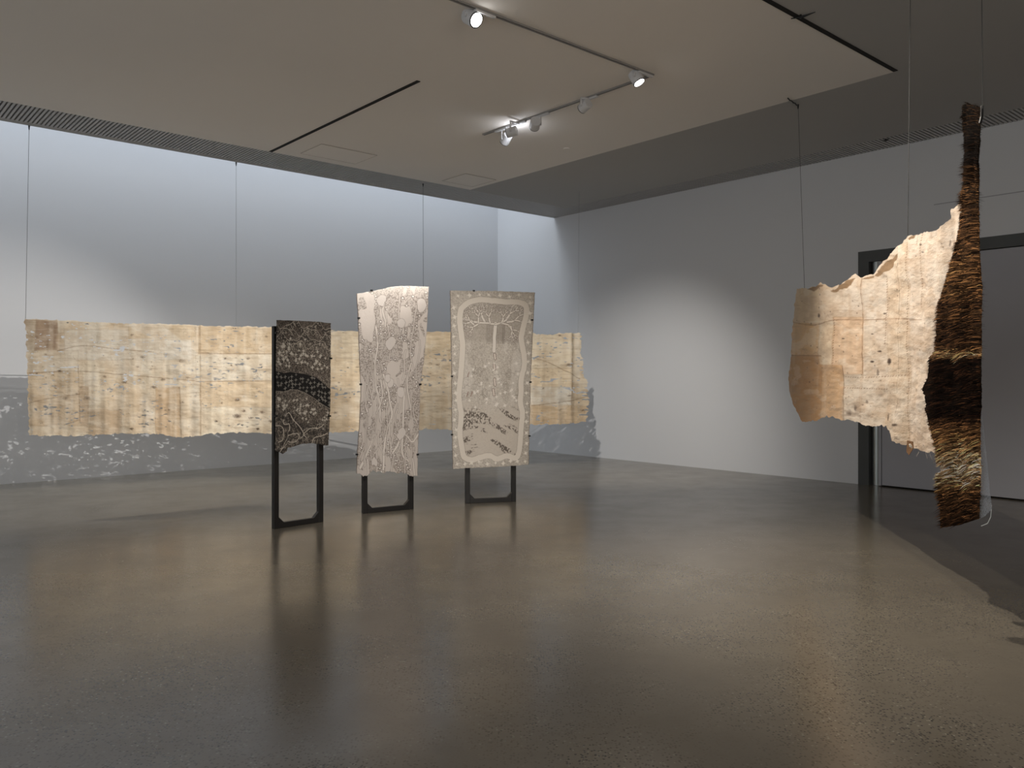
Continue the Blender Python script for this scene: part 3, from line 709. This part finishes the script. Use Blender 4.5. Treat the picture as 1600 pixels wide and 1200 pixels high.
# ------------------------------------------------------------------ right-hand hanging: pale stitched sheet with a hairy brown hide
def sheet_depth(px):
    k = (np.asarray(px, float) - CX) / F
    base = 1.54 / np.maximum(k - .18, .05)
    return np.where(np.asarray(px) < 1400, base, np.interp(px, [1400, 1440, 1470, 1504, 1540], [5.298, 4.97, 4.77, 4.60, 4.42]))
def hide_depth(px): return np.interp(px, [1430, 1440, 1470, 1504, 1535, 1560], [4.99, 4.92, 4.72, 4.54, 4.38, 4.28])
def sheet_paint(PX, PY):
    I = np.ones(PX.shape + (3,)) * np.array([222, 206, 188.])
    I = blend(I, sstep(.4, .65, fbm(PX / 30, PY / 40, 81, 4)) * .45, (212, 188, 160))
    tan = sstep(1330, 1240, PX + (PY - 560) * .12)
    I = blend(I, tan * .45, (208, 172, 128))
    for (x0, x1, y0, y1, c, a, sd) in ((1225, 1280, 440, 505, (214, 190, 152), .6, 1), (1225, 1278, 505, 556, (214, 172, 120), .75, 2), (1225, 1283, 556, 670, (192, 142, 92), .80, 3), (1278, 1302, 500, 570, (226, 206, 178), .7, 4),
                                       (1302, 1346, 495, 585, (222, 186, 150), .75, 5), (1283, 1317, 570, 665, (206, 162, 116), .7, 6), (1317, 1345, 585, 665, (218, 204, 186), .7, 7), (1346, 1384, 440, 500, (216, 204, 190), .5, 8),
                                       (1384, 1420, 380, 690, (220, 198, 170), .4, 9), (1418, 1500, 320, 710, (222, 204, 186), .5, 10), (1346, 1420, 585, 690, (214, 198, 178), .5, 11)):
        I = patch(I, PX, PY, x0, x1, y0, y1, c, a, wob=1.5, seed=sd * 7)
    vs = fbm(PX / 8, PY / 120, 84, 3); I = blend(I, sstep(.55, .8, vs) * .3, (196, 168, 138)); I = blend(I, sstep(.45, .2, vs) * .2, (240, 228, 212))
    I = blend(I, sstep(.6, .8, fbm(PX / 10, PY / 2.5, 85, 3)) * .3, (188, 158, 126))
    mud = fbm(PX / 14, PY / 12, 87, 4); I = blend(I, sstep(.5, .7, mud) * .35, (188, 160, 132)); I = blend(I, sstep(.45, .3, mud) * .3, (236, 226, 212)); I = blend(I, sstep(.6, .75, fbm(PX / 20, PY / 9, 88, 4)) * sstep(560, 660, PY) * .45, (150, 128, 108))
    cr = np.abs(fbm(PX / 26, PY / 26, 86, 4) - .5); I = blend(I, np.clip(1 - cr / .007, 0, 1) * .35, (160, 122, 90))
    for (pts, dash) in (([(1346, 432), (1344, 470), (1346, 590)], 0), ([(1317, 572), (1318, 660)], 0), ([(1303, 498), (1303, 570)], 1), ([(1383, 430), (1381, 540)], 1), ([(1418, 380), (1415, 500), (1418, 690)], 1),
                        ([(1440, 352), (1438, 480)], 1), ([(1240, 503), (1270, 508), (1303, 500), (1346, 500), (1400, 498), (1440, 500)], 0), ([(1236, 555), (1283, 556)], 0), ([(1318, 606), (1385, 608)], 1), ([(1318, 588), (1345, 590), (1415, 586)], 1)):
        dd = pdist(PX, PY, curve(pts, 16)) + (vnoise(PX / 3, PY / 3, 6) - .5) * .8
        m = np.clip(1.1 - dd / 1.0, 0, 1) * (.45 if not dash else .6)
        if dash: m = m * (np.sin((PX + PY) * 1.6) > 0)
        I = blend(I, m, (120, 84, 58))
    for (x, y, rx, ry, a) in ((1386, 565, 3, 5, .9), (1361, 565, 3.5, 1.8, .9), (1373, 549, 3, 1.5, .8), (1361, 522, 3, 1, .8), (1279, 493, 2, 3, .8), (1369, 582, 2, 6, .45), (1379, 490, 3, 1.5, .7), (1399, 664, 5, 2, .7),
                              (1326, 645, 4, 5, .45), (1337, 638, 3, 4, .5), (1352, 628, 2, 3, .4), (1318, 529, 2.5, 1, .8), (1440, 382, 2, 1.5, .7), (1443, 394, 2, 1, .7), (1482, 380, 1.2, 6, .4), (1387, 652, 1.5, 6, .5)):
        dd = np.hypot((PX - x) / rx, (PY - y) / ry) + (vnoise(PX / 2, PY / 2, 8) - .5) * .4; I = blend(I, np.clip(1.6 - dd * 1.3, 0, 1) * a, (64, 50, 42))
    rr = np.random.default_rng(4)
    for _ in range(150):
        x, y, r = rr.uniform(1240, 1490), rr.uniform(380, 700), rr.uniform(.4, 1.1)
        I = blend(I, np.clip(1.2 - np.hypot(PX - x, (PY - y) / 1.4) / r, 0, 1) * .6, (80, 62, 50))
    # folded-over brown underside along the torn top edge
    for poly in ([(1262, 451), (1284, 444), (1290, 446), (1272, 455)], [(1296, 452), (1322, 440), (1337, 430), (1333, 446), (1316, 453), (1303, 457)], [(1345, 436), (1362, 430), (1366, 433), (1352, 437)],
                 [(1366, 432), (1380, 414), (1400, 396), (1401, 402), (1388, 422), (1372, 433)], [(1418, 372), (1430, 366), (1430, 371), (1421, 375)]):
        w = (fbm(PX / 6, PY / 6, 12) - .5) * 4
        I = blend(I, polym(PX + w, PY + w, poly, .8), (150, 122, 92))
    I = I * .95 + I.mean(-1, keepdims=True) * np.array([.05, .05, .05])
    return I
NX, NY = 420, 420
TOPS = [(1245, 451), (1262, 451), (1275, 446.5), (1284, 443), (1292, 444), (1298, 449), (1306, 448), (1318, 442), (1330, 434), (1337, 428.5), (1344, 433), (1358, 429), (1368, 425), (1376, 414), (1386, 403), (1396, 389),
        (1408, 380), (1418, 369), (1432, 366), (1446, 364), (1460, 361), (1466, 357), (1474, 350), (1480, 345), (1488, 340), (1487, 333), (1485, 326), (1494, 322), (1501, 314), (1506, 309)]
PX, PY = coons([(1245, 451), (1242, 490), (1239, 515), (1236, 560), (1231.5, 595), (1233, 612), (1240, 635), (1254, 659)],
               [(1506, 309), (1502, 380), (1492, 430), (1476, 490), (1468, 540), (1462, 580), (1455, 610), (1455, 640), (1462, 670), (1470, 709)],
               TOPS,
               [(1254, 659), (1275, 656.5), (1288, 652), (1300, 651), (1317, 656), (1340, 658), (1352, 664.5), (1385, 666), (1391, 673), (1394, 686), (1402, 692), (1415, 696), (1428, 700), (1440, 703), (1470, 709)],
               NX, NY, (1.6, 0, 2.6, 3.0), 41)
D = sheet_depth(PX)
U, V = np.meshgrid(np.linspace(0, 1, NX), np.linspace(0, 1, NY))
fo = (fbm(PX / 24, PY / 180, 90, 3) - .5) * .05 + (fbm(PX / 30, PY / 30, 92, 4) - .5) * .03 + (fbm(PX / 6, PY / 4, 93, 3) - .5) * .002
off = np.stack([-fo, fo * .18], -1)
M_skin2 = paint_mat('stitched_hide_pale', 0.65, 0.35, 60, (1, 1, 2), transl=0.06, spec=0.25)
rw = empty('hanging_hide_artwork', (2.6, 5.6, 0.7)); tag(rw, 'large stitched pale sheet with a tall hairy brown hide, hung near the right wall', 'artwork')
surface('stitched_sheet', PX, PY, D, sheet_paint(PX, PY), M_skin2, rw, off)

def hide_color(PX, PY):
    br = np.interp(PY, [163, 180, 215, 222, 255, 262, 330, 420, 468, 474, 480, 538, 550, 556, 562, 650, 668, 700, 730, 755, 775, 790, 825],
                   [.22, .20, .18, .08, .08, .30, .30, .42, .38, .08, .26, .20, .6, .6, .04, .02, .42, .58, .85, .62, .26, .20, .22])
    w = (fbm(PX / 14, PY / 5, 101, 3) - .5)
    br = np.clip(br + w * .25, 0, 1)
    dark, mid, hi = np.array([16, 10, 7.]), np.array([84, 65, 46.]), np.array([190, 172, 146.])
    I = np.where((br < .5)[..., None], dark + (mid - dark) * (br * 2)[..., None], mid + (hi - mid) * (br * 2 - 1)[..., None])
    return I
NX, NY = 110, 620
PX, PY = coons([(1506, 163), (1505.5, 200), (1508, 225), (1510, 255), (1508, 285), (1504, 312), (1500, 360), (1491, 400), (1479, 440), (1466, 482), (1463, 510), (1461, 548), (1452, 562), (1448, 590), (1439, 608), (1440, 633), (1447, 646), (1455, 672), (1463, 707), (1465, 723), (1473, 727), (1472, 736), (1464, 740), (1466, 780), (1468, 825)],
               [(1533, 169), (1532, 200), (1530, 255), (1531, 310), (1532, 400), (1534, 470), (1534, 560), (1532, 650), (1534, 740), (1530, 811)],
               [(1506, 163), (1518, 163.5), (1533, 169)], [(1468, 825), (1500, 820), (1530, 811)], NX, NY, (1.3, .8, .6, .8), 61)
D = hide_depth(PX)
fo = (fbm(PX / 20, PY / 90, 110, 3) - .5) * .06 + (fbm(PX / 10, PY / 3, 111, 3) - .5) * .012
off = np.stack([-fo * .7, -fo * .7], -1)
HC = hide_color(PX, PY) * np.array([1, .93, .84]) * (.55 + .45 * sstep(225, 330, PY))[..., None]  # top darkened in the colour to offset the near lamp
st_ = fbm(PX / 14, PY / 1.3 + PX / 25, 112, 3)
HI = np.clip(HC * (1 + 1.0 * sstep(.5, .75, st_))[..., None], 0, 200); HI = blend(HI, sstep(.48, .3, st_) * .5, (18, 11, 7))
M_hide = paint_mat('brown_hide', 0.8, 0.4, 60, (1, 1, 5), spec=0.04)
hide = surface('hairy_hide', PX, PY, D, HI, M_hide, rw, off)
# hair: fine tapered blades lying across the hide
def fur(n):
    rr = np.random.default_rng(77)
    ny, nx = PX.shape
    i = rr.integers(1, ny - 2, n); j = rr.integers(1, nx - 2, n)
    X = (PX - CX) / F * D + off[..., 0]; Y = D + off[..., 1]; Z = CAMZ + (HY - PY) / F * D
    P = np.stack([X, Y, Z], -1)
    root = P[i, j]
    tg = P[i, np.minimum(j + 3, nx - 1)] - P[i, np.maximum(j - 3, 0)]
    tg /= np.linalg.norm(tg, axis=1)[:, None]
    sgn = np.where(rr.uniform(size=n) < .85, -1.0, 1.0)[:, None]
    nrm = np.stack([-tg[:, 1], tg[:, 0], np.zeros(n)], -1); nrm *= np.sign(-nrm[:, 1:2])
    wav = (fbm(PX[i, j] / 18, PY[i, j] / 14, 120, 3) - .5)
    L = rr.uniform(.04, .11, n)[:, None]; room = np.where(sgn[:, 0] < 0, np.linalg.norm(P[i, j] - P[i, 0], axis=1), np.linalg.norm(P[i, -1] - P[i, j], axis=1)); L = np.minimum(L, (room + .008)[:, None])
    dirv = tg * sgn + np.array([0, 0, 1.0]) * (wav * .6 - .05 + rr.normal(0, .045, n))[:, None]
    dirv /= np.linalg.norm(dirv, axis=1)[:, None]
    w = rr.uniform(.0008, .0016, n)[:, None]
    up = np.array([0, 0, 1.0])
    a = root + nrm * .002 + up * w; b = root + nrm * .002 - up * w
    mid = root + dirv * L * .55 + nrm * rr.uniform(.004, .009, n)[:, None]
    tip = root + dirv * L + nrm * rr.uniform(.001, .008, n)[:, None] - up * L * .1
    V_ = np.stack([a, b, mid - up * w * .9, mid + up * w * .9, tip], 1).reshape(-1, 3) - np.array(rw.location)
    k = np.arange(n)[:, None] * 5
    fq = np.concatenate([k, k + 1, k + 2, k + 3], 1); ft = np.concatenate([k + 3, k + 2, k + 4], 1)
    me = bpy.data.meshes.new('hair'); me.from_pydata([tuple(v) for v in V_], [], [tuple(x) for x in fq] + [tuple(x) for x in ft])
    c = HC[i, j]; s = np.clip(rr.lognormal(-.1, .75, n), .3, 3.2)[:, None]; c = np.clip(c * s, 0, 225)
    c = np.repeat(np.concatenate([lin(c), np.ones((n, 1))], -1), 5, 0)
    at_ = me.color_attributes.new('paint', 'FLOAT_COLOR', 'POINT'); at_.data.foreach_set('color', c.ravel().astype(np.float32))
    me.materials.append(M_hair)
    o = bpy.data.objects.new('hair', me); col.objects.link(o); o['kind'] = 'stuff'
    o.parent = hide
M_hair = paint_mat('animal_hair', 0.75, 0.0, 60, spec=0.05)
fur(30000)
# small brown flap on the lower edge, with a knot
mb = MB(); P = [at(1418, 688, 5.02), at(1427, 690, 4.96), at(1428, 700, 4.95), at(1421, 711, 5.0), at(1417, 706, 5.03)]
M_flap = mat('brown_flap_leather', srgb(120, 88, 58), 0.7, bump=.3, bscale=80, vary=.3, vscale=30)
mb.prism(P, (-.008, -.01, 0)); mb.build('flap', M_flap, rw)
mb = MB(); k0 = at(1423, 697, 4.93); mb.tube([k0 + Vector((-.006, 0, .012)), k0, k0 + Vector((.008, 0, -.012))], [.006, .009, .004], 8)
M_thread = mat('pale_thread', srgb(226, 214, 196), 0.8)
mb.build('knot', M_thread, rw)
# hanging threads under the lower edge
rr = np.random.default_rng(9)
for x in (1434, 1446, 1452, 1461):
    p = at(x, np.interp(x, [1430, 1462], [700, 707]), float(sheet_depth(x)) - .01)
    mb = MB(); mb.tube([p, p + Vector((rr.uniform(-.01, .01), 0, -.02)), p + Vector((rr.uniform(-.02, .02), 0, -.05))], .0008, 5); mb.build('loose_thread', M_thread, rw)
# thin translucent pale backing showing past the hide
def veil_mat():
    m = bpy.data.materials.new('pale_membrane'); m.use_nodes = True
    n = m.node_tree.nodes; l = m.node_tree.links; b = n['Principled BSDF']; b.inputs['Base Color'].default_value = (.62, .66, .72, 1); b.inputs['Roughness'].default_value = .4
    t = n.new('ShaderNodeBsdfTransparent'); mx = n.new('ShaderNodeMixShader'); no = n.new('ShaderNodeTexNoise'); no.inputs['Scale'].default_value = 60
    r = n.new('ShaderNodeMapRange'); r.inputs['From Min'].default_value = .35; r.inputs['From Max'].default_value = .7; r.inputs['To Min'].default_value = .35; r.inputs['To Max'].default_value = .9
    l.new(no.outputs['Fac'], r.inputs['Value']); l.new(r.outputs['Result'], mx.inputs[0]); l.new(b.outputs[0], mx.inputs[1]); l.new(t.outputs[0], mx.inputs[2]); l.new(mx.outputs[0], n['Material Output'].inputs['Surface'])
    return m
vx, vy = coons([(1530, 640), (1531, 720), (1529, 812)], [(1534, 640), (1540, 700), (1546, 760), (1550, 795)], [(1530, 640), (1534, 640)], [(1529, 812), (1540, 806), (1550, 795)], 14, 90, (0, 1, 0, 1), 71)
surface('backing_membrane', vx, vy, np.interp(vx, [1528, 1552], [4.43, 4.36]), np.ones(vx.shape + (3,)) * 200, veil_mat(), rw)
mb = MB(); mb.tube([at(1549, 796, 4.36), at(1548, 808, 4.36), at(1543, 818, 4.37), at(1533, 822, 4.38)], .0022, 6); mb.build('edge_thread', mat('membrane_thread', (.4, .42, .42, 1), .6), rw)
mb = MB(); a = at(1531.5, 168, 4.39); mb.tube([a + Vector((.01, 0, .01)), a + Vector((.008, 0, -.05)), a + Vector((.0, 0, -.085))], .008, 8); mb.build('clamp', M_pin, rw)

# ------------------------------------------------------------------ suspension wires
def wire(top, bot, r, label, m=M_wire, hook=True, group=None):
    top = Vector(top); bot = Vector(bot)
    root = empty('suspension_wire', top); tag(root, label, 'wire')
    mb = MB(); n = 10
    mb.tube([top.lerp(bot, i / n) for i in range(n + 1)], r, 6); mb.build('cable', m, root)
    if hook:
        mb = MB(); mb.tube([top + Vector((0, 0, .004)), top - Vector((0, 0, .02)), top - Vector((0, 0, .05))], [.012, .009, .005], 10); mb.build('cable_grip', M_pin, root)
    return root
wire(cpt(45.5, 196.5), at(40, 498, 10.02), .0026, 'thin wire at the far left carrying the left end of the long hanging', M_wire)
wire(cpt(369, 254), at(369, 510, 11.53), .0022, 'thin wire dropping to the long hanging left of the dark board', M_wire_light)
wire(cpt(661, 287), at(661.5, 520, 12.72), .0026, 'thin wire dropping behind the top right corner of the middle board', M_wire)
wire(cpt(905, 299), at(903, 521, 13.55), .0018, 'faint wire at the right end of the long hanging, before the right wall', M_wire_light, False)
a = cpt(1247, 163.5); w1 = wire(a, at(1257, 451, 9.0), .0022, 'thin wire at the far end of the right-hand stitched sheet', M_wire)
mb = MB(); b = cpt(1231, 152)
for i in range(7):
    p = b.lerp(a, i / 6) - Vector((0, 0, .01 + .008 * (i % 2))); q = b.lerp(a, min(1, (i + .8) / 6)) - Vector((0, 0, .014)); mb.tube([p, q], .007, 6)
mb.build('anchor_chain', M_pin, w1)
wire((2.46, 5.02, CEIL), at(1418.5, 368, 5.03), .0022, 'thin wire rising from the middle of the right-hand stitched sheet top edge', M_wire)
wire((at(1536, 169, 4.37).x - .015, 4.37, CEIL), at(1535.5, 170, 4.38), .0024, 'thin wire holding the top of the tall hairy brown hide', M_wire)
def anchor(px, py, px2, py2, label):
    p, q = cpt(px, py), cpt(px2, py2); r = empty('ceiling_anchor', p); tag(r, label, 'anchor')
    mb = MB(); mb.tube([p + Vector((0, 0, -.012)), p.lerp(q, .5) + Vector((0, 0, -.02)), q + Vector((0, 0, -.01))], [.004, .011, .003], 8); mb.build('toggle_bar', M_pin, r)
    mb = MB(); mb.tube([p.lerp(q, .4), p.lerp(q, .4) - Vector((0, 0, .03))], .010, 8); mb.build('eye_hook', M_pin, r)
anchor(1236, 27, 1274, 17, 'small dark toggle anchor lying across the long black ceiling slot')
anchor(1380, 218.5, 1390, 215, 'tiny dark hook at the edge of the right-hand ceiling grille')

# ------------------------------------------------------------------ lighting tracks and spotlights
def track(name, s0, t0, s1, t1, label):
    a, b = st(s0, t0, CEIL), st(s1, t1, CEIL); r = empty(name, (a + b) / 2); tag(r, label, 'lighting track')
    d = (b - a).normalized(); n = Vector((-d.y, d.x, 0)); w = .018
    mb = MB()
    for o0, o1 in ((-w, -w * .55), (w * .25, w)):
        mb.prism([a + n * o0, a + n * o1, b + n * o1, b + n * o0], (0, 0, -.016))
    mb.build('rail', M_rail, r)
    mb = MB(); mb.prism([a + n * (-w * .55), a + n * (w * .25), b + n * (w * .25), b + n * (-w * .55)], (0, 0, -.008)); mb.build('groove', M_slot, r)
track('lighting_track', 8.4, 7.80, 4.50, 7.80, 'longer ceiling light track running from the top edge of the photo to the corner')
track('lighting_track', 4.51, 7.775, 4.51, 5.08, 'shorter ceiling light track carrying the cluster of spotlights')
LIGHTS = []
def spot_fixture(attach, center, aim, label, lit, drop=.13, rad=.062, length=.12, along=E2, side=1):
    """attach: point on the ceiling track; center: body centre; aim: world point"""
    attach = Vector(attach); c = Vector(center); aim = Vector(aim)
    r = empty('track_spotlight', attach); tag(r, label, 'spotlight', 'track spotlights')
    d = (aim - c).normalized()
    al = Vector((along[0], along[1], 0)); nn = Vector((-al.y, al.x, 0))
    mb = MB(); z0 = Vector((0, 0, -.0165)); mb.prism([attach - al * .11 - nn * .017 + z0, attach + al * .11 - nn * .017 + z0, attach + al * .11 + nn * .017 + z0, attach - al * .11 + nn * .017 + z0], (0, 0, -.02))
    mb.build('track_adapter', M_fix, r, bevel=.004)
    horiz = d.cross(Vector((0, 0, 1))).normalized() * side
    piv = c + horiz * (rad + .006)
    mb = MB(); mb.tube([(piv.x, piv.y, CEIL - .025), (piv.x, piv.y, c.z - .015)], .0095, 10)
    mb.tube([(attach.x, attach.y, CEIL - .03), (piv.x, piv.y, CEIL - .033)], .012, 8); mb.build('arm', M_fix, r, True)
    mb = MB(); mb.tube([c - d * length * .5, c - d * length * .47, c + d * length * .5], [rad * .93, rad, rad], 36); mb.build('housing', M_fix, r, bevel=.002)
    mb = MB(); mb.tube([c + d * length * .5, c + d * (length * .5 + .006)], rad * 1.01, 36); mb.build('bezel', M_bezel, r)
    mb = MB(); mb.tube([c + d * (length * .5 + .005), c + d * (length * .5 + .008)], rad * .84, 36); mb.build('lens', lit, r)
    return c + d * (length * .5 + .05), d
def spot(pos, aim, power, size, blend_=.4, color=(1, .88, .74), rad=.02):
    l = bpy.data.lights.new('spot_lamp', 'SPOT'); l.energy = power; l.spot_size = math.radians(size); l.spot_blend = blend_; l.color = color; l.shadow_soft_size = rad
    o = bpy.data.objects.new('spot_lamp', l); col.objects.link(o); o.location = pos
    o.rotation_euler = (Vector(aim) - Vector(pos)).to_track_quat('-Z', 'Y').to_euler()
    return o
def body(px, py, d): return at(px, py, d)
WARM = (1, .87, .72); NEUT = (1, .94, .87)
# A: lit face toward the viewer; lights the right-hand work
aimA = Vector((2.75, 5.4, 1.7))
pA, dA = spot_fixture(st(6.70, 7.80, CEIL), body(737, 27.5, 6.85), (.35, 6.25, 3.9), 'large lit track spotlight nearest the top edge of the photo, its face glowing white', M_lens, along=E1, rad=.068)
aimB = Vector((2.9, 6.2, 1.2))
pB, dB = spot_fixture(st(4.62, 7.80, CEIL), body(994, 121, 8.18), (1.75, 7.95, 3.5), 'lit track spotlight at the corner where the two tracks meet', M_lens, along=E1, rad=.062)
aimC = Vector((-3.3, 9.5, .9))
pC, dC = spot_fixture(st(4.51, 6.93, CEIL), body(914.5, 165.5, 8.93), (-1.5, 12.0, 3.3), 'track spotlight hanging alone on the shorter track, turned away', M_lensdim, side=-1, rad=.055)
aimD = Vector((1.2, 14.2, 1.6))
pD, dD = spot_fixture(st(4.51, 6.17, CEIL), body(836, 193.5, 9.5), (-.2, 14.0, 3.2), 'round backed track spotlight beside the bright glow on the ceiling', M_lensdim, side=1, rad=.062)
pE, dE = spot_fixture(st(4.51, 5.77, CEIL), body(800, 206, 9.76), (-4.6, 11.2, 3.6), 'upper of the two crowded spotlights at the far end of the shorter track', M_lensdim, side=-1, rad=.058)
pF, dF = spot_fixture(st(4.51, 5.43, CEIL), body(791, 217, 10.12), (-1.8, 12.9, 2.0), 'lower of the two crowded spotlights at the far end of the shorter track', M_lensdim, side=-1, rad=.058)

NEUT = (1, .95, .885)
spot(pA, aimA, 160, 80, .8, WARM)
spot(pB, (3.0, 4.6, 0), 160, 90, .9, WARM)
spot(pC, (-6.3, 10.3, .5), 1150, 50, .7, NEUT, .01)
spot(pE, (-3.4, 11.6, .9), 480, 58, .9, NEUT, .01)
spot(pF, (-1.2, 12.9, 1.0), 350, 52, .8, NEUT, .01)
spot(pD, (1.9, 13.6, .2), 620, 66, 1.0, NEUT)
# lamps on the part of the track behind the viewer, lighting the fronts of the boards and the right-hand hanging
spot((1.3, 4.6, 4.3), (-1.0, 9.0, 1.05), 640, 44, .9, NEUT)
spot((0.5, 5.2, 4.3), (2.75, 5.7, .8), 480, 88, .85, (1, .91, .80))
# stray light on the ceiling round the crowded pair
l = bpy.data.lights.new('stray_lamp', 'POINT'); l.energy = 2.6; l.color = (.9, .93, 1); l.shadow_soft_size = .03
o = bpy.data.objects.new('stray_lamp', l); col.objects.link(o); o.location = at(806, 214, 9.93)
# area lamps: daylight over the slot, then fill lamps added for ambient
def area(loc, sx, sy, power, color, rot=(0, 0, 0)):
    l = bpy.data.lights.new('area_lamp', 'AREA'); l.shape = 'RECTANGLE'; l.size = sx; l.size_y = sy; l.energy = power; l.color = color
    o = bpy.data.objects.new('area_lamp', l); col.objects.link(o); o.location = loc; o.rotation_euler = rot; return o
ang = math.atan2(E1[1], E1[0])
area(st(S_MAX / 2, .85, TOP - .1), S_MAX - .4, 1.3, 250, (.86, .93, 1.0), (0, 0, ang))
# unseen fill lamp added at the rear wall to lift the ambient light
a_ = area(st(11.0, T_MAX - .3, 2.2), 7, 3.6, 190, (1, .93, .84)); a_.rotation_euler = Vector((-E2[0], -E2[1], 0)).to_track_quat('-Z', 'Y').to_euler()

a_ = area(st(S_MAX - .3, 9.0, 2.4), 8, 3.6, 100, (.9, .95, 1)); a_.rotation_euler = Vector((-E1[0], -E1[1], 0)).to_track_quat('-Z', 'Y').to_euler()  # cool fill lamp added at the left wall to brighten the ceiling

w = bpy.data.worlds.new('world'); bpy.context.scene.world = w; w.use_nodes = True
w.node_tree.nodes['Background'].inputs[0].default_value = (.5, .55, .6, 1); w.node_tree.nodes['Background'].inputs[1].default_value = .05

# ------------------------------------------------------------------ camera
cd = bpy.data.cameras.new('camera'); cam = bpy.data.objects.new('camera', cd); col.objects.link(cam)
cam.location = (0, 0, CAMZ); cam.rotation_euler = (math.pi / 2, 0, 0)
cd.sensor_width = 36; cd.lens = F / 1600 * 36; cd.shift_y = -(600 - HY) / 1600
cd.clip_start = .05; cd.clip_end = 100
sc = bpy.context.scene; sc.camera = cam
sc.view_settings.view_transform = 'Standard'; sc.view_settings.look = 'None'; sc.view_settings.exposure = 0; sc.view_settings.gamma = 1
